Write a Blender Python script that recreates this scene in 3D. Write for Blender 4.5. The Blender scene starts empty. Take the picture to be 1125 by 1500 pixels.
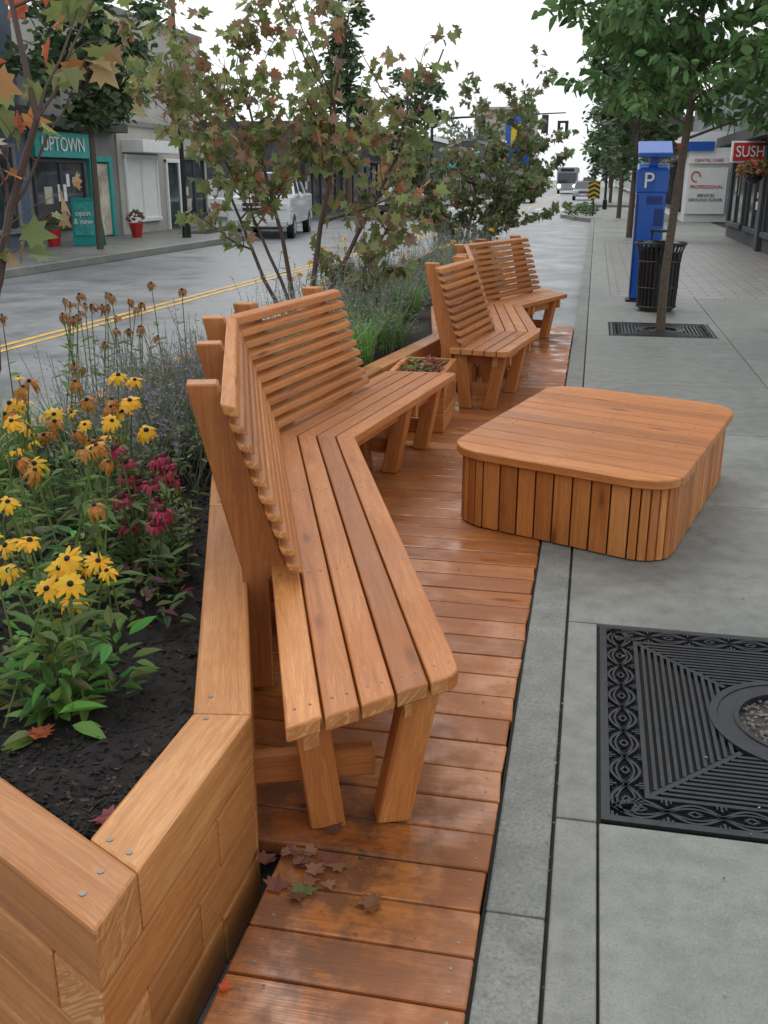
import bpy, bmesh, math, random
from mathutils import Vector, Matrix, Quaternion, noise
random.seed(7)
V=Vector
scene=bpy.context.scene
R=random.random
def U(a,b): return a+(b-a)*R()
# ------------------------------------------------------------ materials
MATS={}
def newmat(name):
    m=bpy.data.materials.new(name);m.use_nodes=True
    nt=m.node_tree;b=nt.nodes['Principled BSDF']
    MATS[name]=m
    return m,nt,b
def N(nt,t,**k):
    n=nt.nodes.new(t)
    for a,v in k.items():
        if a=='inp':
            for i,x in v.items(): n.inputs[i].default_value=x
        else: setattr(n,a,v)
    return n
def L(nt,a,b): nt.links.new(a,b)
def ramp(nt,src,stops):
    r=N(nt,'ShaderNodeValToRGB');e=r.color_ramp.elements
    while len(e)<len(stops): e.new(0.5)
    for i,(p,c) in enumerate(stops):
        e[i].position=p;e[i].color=(c[0],c[1],c[2],1) if not isinstance(c,(int,float)) else (c,c,c,1)
    L(nt,src,r.inputs[0]);return r.outputs[0]
def mixc(nt,fac,a,b,mode='MIX'):
    m=N(nt,'ShaderNodeMix',data_type='RGBA',blend_type=mode)
    for s,i in ((fac,0),(a,6),(b,7)):
        if hasattr(s,'links'): L(nt,s,m.inputs[i])
        elif isinstance(s,(int,float)): m.inputs[i].default_value=s
        else: m.inputs[i].default_value=(s[0],s[1],s[2],1)
    return m.outputs[2]
def math_(nt,op,a,b=0.0,c=None):
    m=N(nt,'ShaderNodeMath',operation=op)
    for i,s in enumerate((a,b,c)):
        if s is None: continue
        if hasattr(s,'links'): L(nt,s,m.inputs[i])
        else: m.inputs[i].default_value=s
    return m.outputs[0]
def noise_(nt,vec,scale,detail=4,rough=.55,dist=0):
    n=N(nt,'ShaderNodeTexNoise');n.inputs['Scale'].default_value=scale;n.inputs['Detail'].default_value=detail
    n.inputs['Roughness'].default_value=rough;n.inputs['Distortion'].default_value=dist
    if vec is not None: L(nt,vec,n.inputs['Vector'])
    return n.outputs['Fac']
def mapping(nt,vec,scale):
    m=N(nt,'ShaderNodeMapping');m.inputs['Scale'].default_value=scale;L(nt,vec,m.inputs['Vector']);return m.outputs[0]
def bump(nt,b,h,strength=.3,dist=.01):
    n=N(nt,'ShaderNodeBump');n.inputs['Strength'].default_value=strength;n.inputs['Distance'].default_value=dist
    L(nt,h,n.inputs['Height']);L(nt,n.outputs[0],b.inputs['Normal'])
def wood(name,wet=0.0,dirt=0.0,tint=(1,1,1),knotsel=.62):
    m,nt,b=newmat(name)
    uv=N(nt,'ShaderNodeUVMap').outputs[0]
    ca=N(nt,'ShaderNodeVertexColor',layer_name='Col')
    sp=N(nt,'ShaderNodeSeparateColor');L(nt,ca.outputs[0],sp.inputs[0])
    oc=N(nt,'ShaderNodeTexCoord').outputs['Object']
    g1=noise_(nt,mapping(nt,uv,(1.3,24,1)),1.0,4,.6,1.4)
    g2=noise_(nt,mapping(nt,uv,(4,170,1)),1.0,2,.5,.3)
    T=lambda c:tuple(c[i]*tint[i] for i in range(3))
    band=math_(nt,'SINE',math_(nt,'MULTIPLY',g1,70.0))
    c=ramp(nt,g1,[(.25,T((.31,.100,.020))),(.45,T((.52,.190,.045))),(.6,T((.61,.250,.070))),(.8,T((.44,.148,.032)))])
    c=mixc(nt,ramp(nt,band,[(.1,.38),(.75,0)]),c,T((.31,.095,.020)))
    c=mixc(nt,math_(nt,'MULTIPLY',g2,.42),c,T((.31,.10,.022)))
    tone=ramp(nt,sp.outputs[0],[(0,(.66,.60,.55)),(.35,(.90,.86,.84)),(.7,(1.03,1.02,1.0)),(1,(1.18,1.30,1.5))])
    c=mixc(nt,1.0,c,tone,'MULTIPLY')
    vo=N(nt,'ShaderNodeTexVoronoi',feature='F1');vo.inputs['Scale'].default_value=1
    L(nt,mapping(nt,uv,(2.6,9.5,1)),vo.inputs['Vector'])
    sc=N(nt,'ShaderNodeSeparateColor');L(nt,vo.outputs['Color'],sc.inputs[0])
    sel=math_(nt,'GREATER_THAN',sc.outputs[0],knotsel)
    kn=ramp(nt,vo.outputs['Distance'],[(.04,1),(.10,.75),(.2,0)])
    halo=ramp(nt,vo.outputs['Distance'],[(.1,.55),(.42,0)])
    c=mixc(nt,math_(nt,'MULTIPLY',sel,halo),c,(.32,.085,.018))
    c=mixc(nt,math_(nt,'MULTIPLY',math_(nt,'MULTIPLY',sel,kn),.85),c,(.075,.024,.009))
    bl=noise_(nt,oc,3.5,4,.6)
    c=mixc(nt,ramp(nt,bl,[(.45,0),(.75,.45)]),c,T((.34,.11,.022)))
    ec=ramp(nt,band,[(.2,(.40,.17,.05)),(.8,(.60,.33,.13))])
    c=mixc(nt,math_(nt,'MULTIPLY',sp.outputs[1],.6),c,ec)
    if dirt>0:
        sx=N(nt,'ShaderNodeSeparateXYZ');L(nt,oc,sx.inputs[0])
        near=ramp(nt,math_(nt,'MULTIPLY',sx.outputs[1],.25),[(.30,.45),(.42,.85),(.54,1),(.64,.25),(1,.12)])
        xm=ramp(nt,math_(nt,'ADD',math_(nt,'MULTIPLY',sx.outputs[0],1.0),1.0),[(.55,1),(.75,.55),(.85,.25)])
        dn=noise_(nt,oc,7,7,.76)
        df=ramp(nt,dn,[(.44,0),(.56,1)])
        c=mixc(nt,math_(nt,'MULTIPLY',math_(nt,'MULTIPLY',math_(nt,'MULTIPLY',near,xm),df),dirt),c,(.06,.036,.022))
        c=mixc(nt,ramp(nt,bl,[(.36,.0),(.62,.6)]),c,(.23,.070,.015))
    L(nt,c,b.inputs['Base Color'])
    if wet>0:
        L(nt,ramp(nt,bl,[(.36,.20),(.54,.55)]),b.inputs['Roughness'])
        L(nt,ramp(nt,bl,[(.38,wet),(.54,.0)]),b.inputs['Coat Weight']);b.inputs['Coat Roughness'].default_value=.16
    else:
        L(nt,ramp(nt,bl,[(.3,.38),(.7,.6)]),b.inputs['Roughness'])
        b.inputs['Coat Weight'].default_value=0
    h=math_(nt,'ADD',g1,math_(nt,'MULTIPLY',g2,.6))
    bump(nt,b,h,.3,.004)
    return m
WOOD=wood('stained_cedar');DECK=wood('wet_cedar_deck',.4,.95,(.86,.82,.82),.45);TIMB=wood('cedar_timber',0,0,(.97,1.10,1.3))
def simple(name,col,rough=.6,metal=0,nz=0,nscale=8,bmp=0,coat=0,spec=.5,emit=None):
    m,nt,b=newmat(name)
    b.inputs['Roughness'].default_value=rough;b.inputs['Metallic'].default_value=metal
    b.inputs['Coat Weight'].default_value=coat;b.inputs['Specular IOR Level'].default_value=spec
    oc=N(nt,'ShaderNodeTexCoord').outputs['Object']
    if nz>0:
        f=noise_(nt,oc,nscale,3,.6)
        c=mixc(nt,ramp(nt,f,[(.3,0),(.7,1)]),tuple(x*(1-nz) for x in col),tuple(min(1,x*(1+nz)) for x in col))
        L(nt,c,b.inputs['Base Color'])
        if bmp: bump(nt,b,noise_(nt,oc,nscale*12,2,.7),bmp,.006)
    else: b.inputs['Base Color'].default_value=(*col,1)
    if emit: b.inputs['Emission Color'].default_value=(*emit[0],1);b.inputs['Emission Strength'].default_value=emit[1]
    return m
def concrete(name,c1,c2,rough=(.35,.75),spk=.5,bscale=140,bmp=True):
    m,nt,b=newmat(name);oc=N(nt,'ShaderNodeTexCoord').outputs['Object']
    big=noise_(nt,oc,1.1,4,.62);fine=noise_(nt,oc,bscale,2,.7);mid=noise_(nt,oc,9,5,.72)
    c=mixc(nt,ramp(nt,big,[(.32,0),(.68,1)]),c1,c2)
    c=mixc(nt,ramp(nt,mid,[(.42,0),(.72,.65)]),c,tuple(x*.55 for x in c1))
    c=mixc(nt,ramp(nt,fine,[(.3,spk),(.5,0)]),c,tuple(x*.45 for x in c1))
    c=mixc(nt,ramp(nt,fine,[(.6,0),(.75,spk*.7)]),c,tuple(min(1,x*1.6) for x in c2))
    ca=N(nt,'ShaderNodeVertexColor',layer_name='Col')
    c=mixc(nt,1.0,c,ca.outputs[0],'MULTIPLY')
    L(nt,c,b.inputs['Base Color'])
    L(nt,ramp(nt,big,[(.35,rough[0]),(.65,rough[1])]),b.inputs['Roughness'])
    if bmp: bump(nt,b,fine,.35,.003)
    return m
CONC=concrete('sidewalk_concrete',(.165,.17,.155),(.25,.25,.23),(.38,.7),.4)
CURB=concrete('curb_concrete',(.15,.155,.14),(.23,.23,.21),(.45,.8),.6,90)
ASPH=concrete('asphalt',(.165,.17,.175),(.225,.23,.235),(.30,.55),.4,60,False)
def leafmat():
    m,nt,b=newmat('foliage')
    ca=N(nt,'ShaderNodeVertexColor',layer_name='Col')
    L(nt,ca.outputs[0],b.inputs['Base Color']);b.inputs['Roughness'].default_value=.5
    tr=N(nt,'ShaderNodeBsdfTranslucent');L(nt,ca.outputs[0],tr.inputs[0])
    mx=N(nt,'ShaderNodeMixShader');mx.inputs[0].default_value=.35
    L(nt,b.outputs[0],mx.inputs[1]);L(nt,tr.outputs[0],mx.inputs[2])
    L(nt,mx.outputs[0],nt.nodes['Material Output'].inputs[0])
    return m
LEAF=leafmat()
SOIL=simple('black_soil',(.012,.009,.008),.85,0,.6,30,.8)
GAL=simple('screw_metal',(.22,.2,.18),.5,.6)
IRON=simple('cast_iron',(.022,.024,.028),.42,.3,.3,20,.3)
DARK=simple('dark_void',(.008,.008,.008),.9)
JOINT=simple('sidewalk_joint',(.03,.03,.03),.9)
STONE=simple('gravel_stone',(.16,.13,.11),.6,0,.5,60)
BLACK=simple('black_paint',(.012,.012,.013),.35,0,.2,9)
BLUE=simple('blue_paint',(.004,.085,.42),.35,0,.12,3,0,.2)
WHITE=simple('white_paint',(.78,.78,.76),.5,0,.05,4)
GLASS=simple('shop_glass',(.035,.045,.05),.08,0,.6,.8,0,0,.8)
BARK=simple('bark',(.10,.075,.055),.8,0,.4,40,.6)
# ------------------------------------------------------------ builder
class B:
    def __init__(s): s.v=[];s.f=[];s.m=[];s.uv=[];s.c=[]
    def face(s,pts,col=(1,1,1),mat=0):
        i=len(s.v);s.v.extend(tuple(p) for p in pts);s.f.append(tuple(range(i,i+len(pts))));s.m.append(mat)
        for p in pts: s.uv.append((p[0],p[1]));s.c.append((*col,1))
    def prism(s,poly,ext,mat=0,grain=None,bev=.004,col=None,seg=1):
        poly=[V(p) for p in poly];ext=V(ext)
        bm=bmesh.new();bv=[bm.verts.new(p) for p in poly];f=bm.faces.new(bv)
        r=bmesh.ops.extrude_face_region(bm,geom=[f])
        for g in r['geom']:
            if isinstance(g,bmesh.types.BMVert): g.co+=ext
        if bev>0: bmesh.ops.bevel(bm,geom=bm.edges[:],offset=bev,segments=seg,profile=.5,affect='EDGES',clamp_overlap=True)
        bmesh.ops.recalc_face_normals(bm,faces=bm.faces[:])
        if grain is None:
            e=max(((poly[(i+1)%len(poly)]-poly[i]) for i in range(len(poly))),key=lambda x:x.length)
            grain=e if e.length>ext.length else ext
        g=V(grain).normalized();ru,rv=U(0,50),U(0,50);rc=R() if col is None else None
        bm.verts.index_update();base=len(s.v)
        s.v.extend(tuple(v.co) for v in bm.verts)
        a1=g.orthogonal().normalized();a2=g.cross(a1)
        for f in bm.faces:
            n=f.normal;sd=n.cross(g);end=sd.length<.5
            s.f.append(tuple(base+v.index for v in f.verts));s.m.append(mat)
            if not end: sd.normalize()
            for v in f.verts:
                if end: s.uv.append((v.co.dot(a1)*2+ru,v.co.dot(a2)*.6+rv))
                else: s.uv.append((v.co.dot(g)+ru,v.co.dot(sd)+rv))
                s.c.append((rc,1.0 if end else 0.0,0,1) if col is None else (*col,1))
        bm.free()
    def box(s,x0,x1,y0,y1,z0,z1,mat=0,bev=0,col=(1,1,1),**k):
        s.prism([(x0,y0,z0),(x1,y0,z0),(x1,y1,z0),(x0,y1,z0)],(0,0,z1-z0),mat,bev=bev,col=col,**k)
    def tube(s,pts,rad,n=6,mat=0,col=(1,1,1),cap=True):
        pts=[V(p) for p in pts]
        if not isinstance(rad,(list,tuple)): rad=[rad]*len(pts)
        base=len(s.v);pa=None
        for i,p in enumerate(pts):
            d=(pts[min(i+1,len(pts)-1)]-pts[max(i-1,0)])
            d=d.normalized() if d.length>1e-9 else V((0,0,1))
            if pa is None: pa=d.orthogonal().normalized()
            pa=(pa-d*pa.dot(d));pa=pa.normalized() if pa.length>1e-6 else d.orthogonal().normalized()
            q=d.cross(pa)
            for k in range(n):
                a=2*math.pi*k/n
                s.v.append(tuple(p+(pa*math.cos(a)+q*math.sin(a))*rad[i]))
        for i in range(len(pts)-1):
            for k in range(n):
                a=base+i*n+k;b=base+i*n+(k+1)%n
                s.f.append((a,b,b+n,a+n));s.m.append(mat)
                for _ in range(4): s.uv.append((0,0));s.c.append((*col,1))
        if cap:
            for off in (0,(len(pts)-1)*n):
                fc=tuple(base+off+k for k in range(n));s.f.append(fc if off else fc[::-1]);s.m.append(mat)
                for _ in range(n): s.uv.append((0,0));s.c.append((*col,1))
    def merge(s,o,mat):
        off=len(s.v);s.v+=o.v;s.f+=[tuple(i+off for i in f) for f in o.f];s.m+=[mat]*len(o.f);s.uv+=o.uv;s.c+=o.c
    def obj(s,name,mats,parent=None,smooth=False):
        me=bpy.data.meshes.new(name);me.from_pydata(s.v,[],s.f)
        for m in mats: me.materials.append(m)
        me.polygons.foreach_set('material_index',s.m)
        uvl=me.uv_layers.new(name='UVMap');uvl.data.foreach_set('uv',[x for t in s.uv for x in t])
        ca=me.color_attributes.new(name='Col',type='FLOAT_COLOR',domain='CORNER');ca.data.foreach_set('color',[x for t in s.c for x in t])
        if smooth: me.polygons.foreach_set('use_smooth',[True]*len(s.f))
        me.update()
        o=bpy.data.objects.new(name,me);bpy.context.collection.objects.link(o)
        if parent: o.parent=parent
        return o
def text(name,body,loc,rot,size,mat,parent=None,ext=.01,sx=1):
    c=bpy.data.curves.new(name,'FONT');c.body=body;c.size=size;c.extrude=ext;c.align_x='CENTER';c.align_y='CENTER'
    c.materials.append(mat);o=bpy.data.objects.new(name,c);bpy.context.collection.objects.link(o)
    o.location=loc;o.rotation_euler=rot;o.scale=(sx,1,1)
    if parent: o.parent=parent
    return o
def isect(p,d,q,e):
    den=d.x*e.y-d.y*e.x
    t=((q.x-p.x)*e.y-(q.y-p.y)*e.x)/den
    return p+d*t
def v2(*a): return Vector(a)
# ------------------------------------------------------------ ground, road
g=B();g.face([(-600,-50,-.2),(600,-50,-.2),(600,1200,-.2),(-600,1200,-.2)],(.45,.5,.4));g.obj('ground',[ASPH])
def lc(y): return -11.3+.033*min(y,60)
b=B();ys=[-20,0,10,20,29,40,60,200,900]
for a,c in zip(ys,ys[1:]): b.face([(-60 if 28<a<45 else -16,a,-.15),(-.1,a,-.15),(-.1,c,-.15),(-60 if 28<a<45 else -16,c,-.15)])
b.face([(-.1,60,-.15),(14,60,-.15),(14,70,-.15),(-.1,70,-.15)])
b.obj('road',[ASPH])
YEL=simple('yellow_road_paint',(.62,.36,.04),.5,0,.3,6);WL=simple('white_road_paint',(.5,.5,.5),.5,0,.2,6)
b=B()
def yl(y): return -6.75+.04*min(y,60)
for off in (0,.2):
    for a,c in zip([0,10,20,30,40,60],[10,20,30,40,60,200]):
        b.face([(yl(a)+off,a,-.145),(yl(a)+off+.085,a,-.145),(yl(c)+off+.085,c,-.145),(yl(c)+off,c,-.145)])
b.obj('yellow_centre_line',[YEL])
b=B()
for x in range(12): b.face([(-8.8+x*.75,61,-.145),(-8.45+x*.75,61,-.145),(-8.45+x*.75,64,-.145),(-8.8+x*.75,64,-.145)])
b.obj('crosswalk_marking',[WL])
b=B();cs=[-5,10,20,29.3]
for a,c in zip(cs,cs[1:]):
    b.prism([(-17,a,-.15),(lc(a),a,-.15),(lc(c),c,-.15),(-17,c,-.15)],(0,0,.15),bev=0,col=(.85,.85,.85))
b.prism([(-17,29.3,-.15),(-12.6,29.3,-.15),(-12.9,35.4,-.15),(-17,35.4,-.15)],(0,0,.15),bev=0,col=(.85,.85,.85))
for a,c in ((44,60),(68,300)):
    b.prism([(-17,a,-.15),(lc(a),a,-.15),(lc(c),c,-.15),(-17,c,-.15)],(0,0,.15),bev=0,col=(.85,.85,.85))
b.obj('sidewalk',[CONC])
b=B()
for a,c in ((-5,29.3),(44,60)):
    b.prism([(lc(a)-.01,a,-.15),(lc(a)+.14,a,-.15),(lc(c)+.14,c,-.15),(lc(c)-.01,c,-.15)],(0,0,.157),bev=.01,col=(1.3,1.3,1.3))
b.obj('curb',[CURB])
b=B();y=-1.2
while y<44:
    ln=3.05 if y<20 else 8
    b.prism([(-.142,y+.002,-.15),(-.006,y+.002,-.15),(-.006,y+ln-.002,-.15),(-.142,y+ln-.002,-.15)],(0,0,.149),bev=.006,seg=2,col=(U(.9,1.1),)*3);y+=ln
b.prism([(-.14,68,-.15),(-.0,68,-.15),(0,300,-.15),(-.14,300,-.15)],(0,0,.148),bev=0,col=(1,1,1))
b.obj('curb',[CURB])
b=B()
b.box(-.005,6,-1.5,60,-.15,-.02,1)
b.box(0,6,68,300,-.15,-.0,0)
def slab(x0,x1,y0,y1,c=None):
    c=c or U(.88,1.06);g=.003;b.prism([(x0+g,y0+g,-.05),(x1-g,y0+g,-.05),(x1-g,y1-g,-.05),(x0+g,y1-g,-.05)],(0,0,.05),0,bev=.005,seg=2,col=(c,c,c*.99))
ysl=[-1.2,.75,2.235,3.47,5.04,6.59,8.22,9.6,10.86,11.95,13.3,14.7]
for a,c in zip(ysl,ysl[1:]):
    if abs(a-2.235)<.01:
        slab(.0,.112,a,c);slab(1.335,1.46,a,c)
    elif abs(a-10.86)<.01:
        slab(0,.24,a,c);slab(1.36,1.46,a,c)
    elif a<2.3: slab(0,.112,a,c);slab(.112,1.46,a,c)
    else: slab(0,1.46,a,c)
    slab(1.46,2.9,a,c);slab(2.9,4.4,a,c)
y=27
while y<60: slab(0,1.5,y,y+1.6);slab(1.5,4.4,y,y+1.6);y+=1.6
slab(0,.3,14.7,27);
b.obj('sidewalk',[CONC,JOINT])
m,nt,bs=newmat('concrete_pavers');oc=N(nt,'ShaderNodeTexCoord').outputs['Object']
br=N(nt,'ShaderNodeTexBrick');br.inputs['Scale'].default_value=1;br.inputs['Color1'].default_value=(.25,.24,.225,1);br.inputs['Color2'].default_value=(.20,.19,.18,1);br.inputs['Mortar'].default_value=(.06,.06,.06,1)
br.inputs['Mortar Size'].default_value=.012;br.inputs['Brick Width'].default_value=.42;br.inputs['Row Height'].default_value=.21
L(nt,oc,br.inputs['Vector']);L(nt,br.outputs['Color'],bs.inputs['Base Color']);bs.inputs['Roughness'].default_value=.45
b=B();b.box(.3,4.4,14.705,26.99,-.05,-.001,0);b.obj('paver_strip',[m])
b=B()
pl=[(-.15,44),(-.9,46),(-1.6,49),(-1.6,58),(-.9,60),(.3,60),(.3,44)]
b.prism([(x,y,-.15) for x,y in pl],(0,0,.16),0,bev=0,col=(1,1,1));b.obj('kerb_island',[CONC])
# ------------------------------------------------------------ deck
b=B();y=-.6;k=0
while y<11.35:
    xl=-.665 if y<1.9 else -1.72
    w=.138
    dz=U(-.002,.002)
    b.prism([(xl,y,-.04+dz),(-.152+U(-.005,.004),y,-.04+dz),(-.152+U(-.005,.004),y+w,-.04+dz),(xl,y+w,-.04+dz)],(0,0,.04),0,(1,0,0),bev=.006,seg=2)
    for sx in (-.19,-.62):
        for sy in (.035,.1):
            cx,cy=sx+U(-.008,.008),y+sy
            b.tube([(cx,cy,-.002+dz),(cx,cy,.0012+dz)],.0042,7,1)
    y+=w+U(.004,.007)
b.box(-.66,-.6,-.6,11.3,-.15,-.043,2);b.box(-.25,-.19,-.6,11.3,-.15,-.043,2)
b.box(-.150,-.143,-.6,11.3,-.15,-.01,2)
b.obj('wooden_deck',[DECK,GAL,DARK])
# ------------------------------------------------------------ planter
O=[v2(-.745,1.20),v2(-.72,1.93),v2(-1.56,4.25),v2(-1.33,6.4),v2(-1.10,7.95),v2(-1.40,9.75),v2(-.80,11.75),v2(-1.6,18),v2(-2.85,18),v2(-2.85,2.34)]
n=len(O);T=.138
def lines(off):
    out=[]
    for i in range(n):
        p,q=O[i],O[(i+1)%n];d=(q-p).normalized();nn=v2(-d.y,d.x)
        out.append((p+nn*off,d))
    return out
lo,li=lines(0),lines(T)
b=B();zs=[-.145,-.008,.129,.264,.40]
for i in range(n):
    for k in range(4):
        def cut(j,isend):
            if isend: th=((k+i)%2==0) 
            else: th=((k+j)%2!=0)
            corner0=(isend and i==n-1) or ((not isend) and i==0)
            if corner0:
                ln=lo[j] if th else (li[j][0],li[j][1])
                return isect(*lo[i],*ln),isect(*li[i],*ln)
            return isect(*lo[i],*lo[j]),isect(*li[i],*li[j])
        a_o,a_i=cut((i-1)%n,False);c_o,c_i=cut((i+1)%n,True)
        Lg=(c_o-a_o).length;cuts=[0]
        if Lg>2.0:
            s0=U(.8,2.0)
            while s0<Lg-.6: cuts.append(s0/Lg);s0+=U(1.6,2.6)
        elif k<3 and i==0: cuts.append(.42 if k%2 else .7)
        cuts.append(1)
        for s,e in zip(cuts,cuts[1:]):
            po=[a_o.lerp(c_o,s),a_o.lerp(c_o,e),a_i.lerp(c_i,e),a_i.lerp(c_i,s)]
            if s>0: dd=(c_o-a_o).normalized()*.003;po[0]=po[0]+dd;po[3]=po[3]+dd
            j=U(-.002,.002)
            d=lo[i][1];nn=v2(-d.y,d.x)*j
            b.prism([(p.x+nn.x,p.y+nn.y,zs[k]+.0012) for p in po],(0,0,zs[k+1]-zs[k]-.0024),0,(d.x,d.y,0),bev=.008,seg=2)
            if k==3:
                for q in (.05,.95):
                    for w in (.3,.7):
                        c0=po[0].lerp(po[1],q).lerp(po[3].lerp(po[2],q),w)
                        if R()<.55:b.tube([(c0.x,c0.y,.398),(c0.x,c0.y,.4006)],.0065,8,1)
b.obj('timber_planter',[TIMB,GAL])
b=B();poly=[isect(*li[i],*li[(i-1)%n]) for i in range(n)]
def xr(y):
    xs=[]
    for i in range(n):
        p,q=poly[i],poly[i-1]
        if (p.y>y)!=(q.y>y): xs.append((q.x-p.x)*(y-p.y)/(q.y-p.y)+p.x)
    return (min(xs),max(xs)) if len(xs)>1 else None
def sz(x,y): return .30+.022*noise.noise((x*6,y*6,0))+.014*noise.noise((x*25,y*25,3))
rows=[];y=1.36
while y<17.9:
    e=xr(y)
    if e:
        m_=90 if y<5 else 20
        rows.append([(e[0]-.03+(e[1]-e[0]+.06)*k/m_,y) for k in range(m_+1)])
    y+=.025 if y<5 else .3
for r1,r2 in zip(rows,rows[1:]):
    if len(r1)!=len(r2):
        b.face([(r1[0][0],r1[0][1],.3),(r1[-1][0],r1[-1][1],.3),(r2[-1][0],r2[-1][1],.3),(r2[0][0],r2[0][1],.3)]);continue
    for k in range(len(r1)-1):
        b.face([(*p,sz(*p)) for p in (r1[k],r1[k+1],r2[k+1],r2[k])])
for _ in range(6500):
    y=1.4+2.6*R()**1.3;e=xr(y)
    if not e:continue
    x=U(max(e[0],-2.2),e[1]);z=sz(x,y)+.004;s=U(.002,.009)
    a=U(0,6.28);d=V((math.cos(a),math.sin(a),U(-.5,.5)))*s*U(1,2);w=V((-math.sin(a),math.cos(a),U(-.6,.6)))*s*.6;o=V((x,y,z))
    b.face([o-d-w,o+d-w*.6,o+d*.8+w,o-d*.7+w],(1,1,1),1 if R()<.12 else 0)
b.obj('soil_bed',[SOIL,simple('bark_mulch',(.05,.03,.02),.8)])
b=B()
for k in range(3):
    z0=.0+k*.134
    for (x0,x1,y0,y1,gr) in ((-1.27,-.89,6.25,6.29,(1,0,0)),(-1.27,-.89,6.80,6.84,(1,0,0)),(-.93,-.89,6.292,6.798,(0,1,0)),(-1.27,-1.23,6.292,6.798,(0,1,0))):
        b.prism([(x0,y0,z0+.002),(x1,y0,z0+.002),(x1,y1,z0+.002),(x0,y1,z0+.002)],(0,0,.130),0,gr,bev=.004)
b.box(-1.235,-.925,6.285,6.805,.3,.33,1)
b.obj('flower_box',[WOOD,SOIL])
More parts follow.
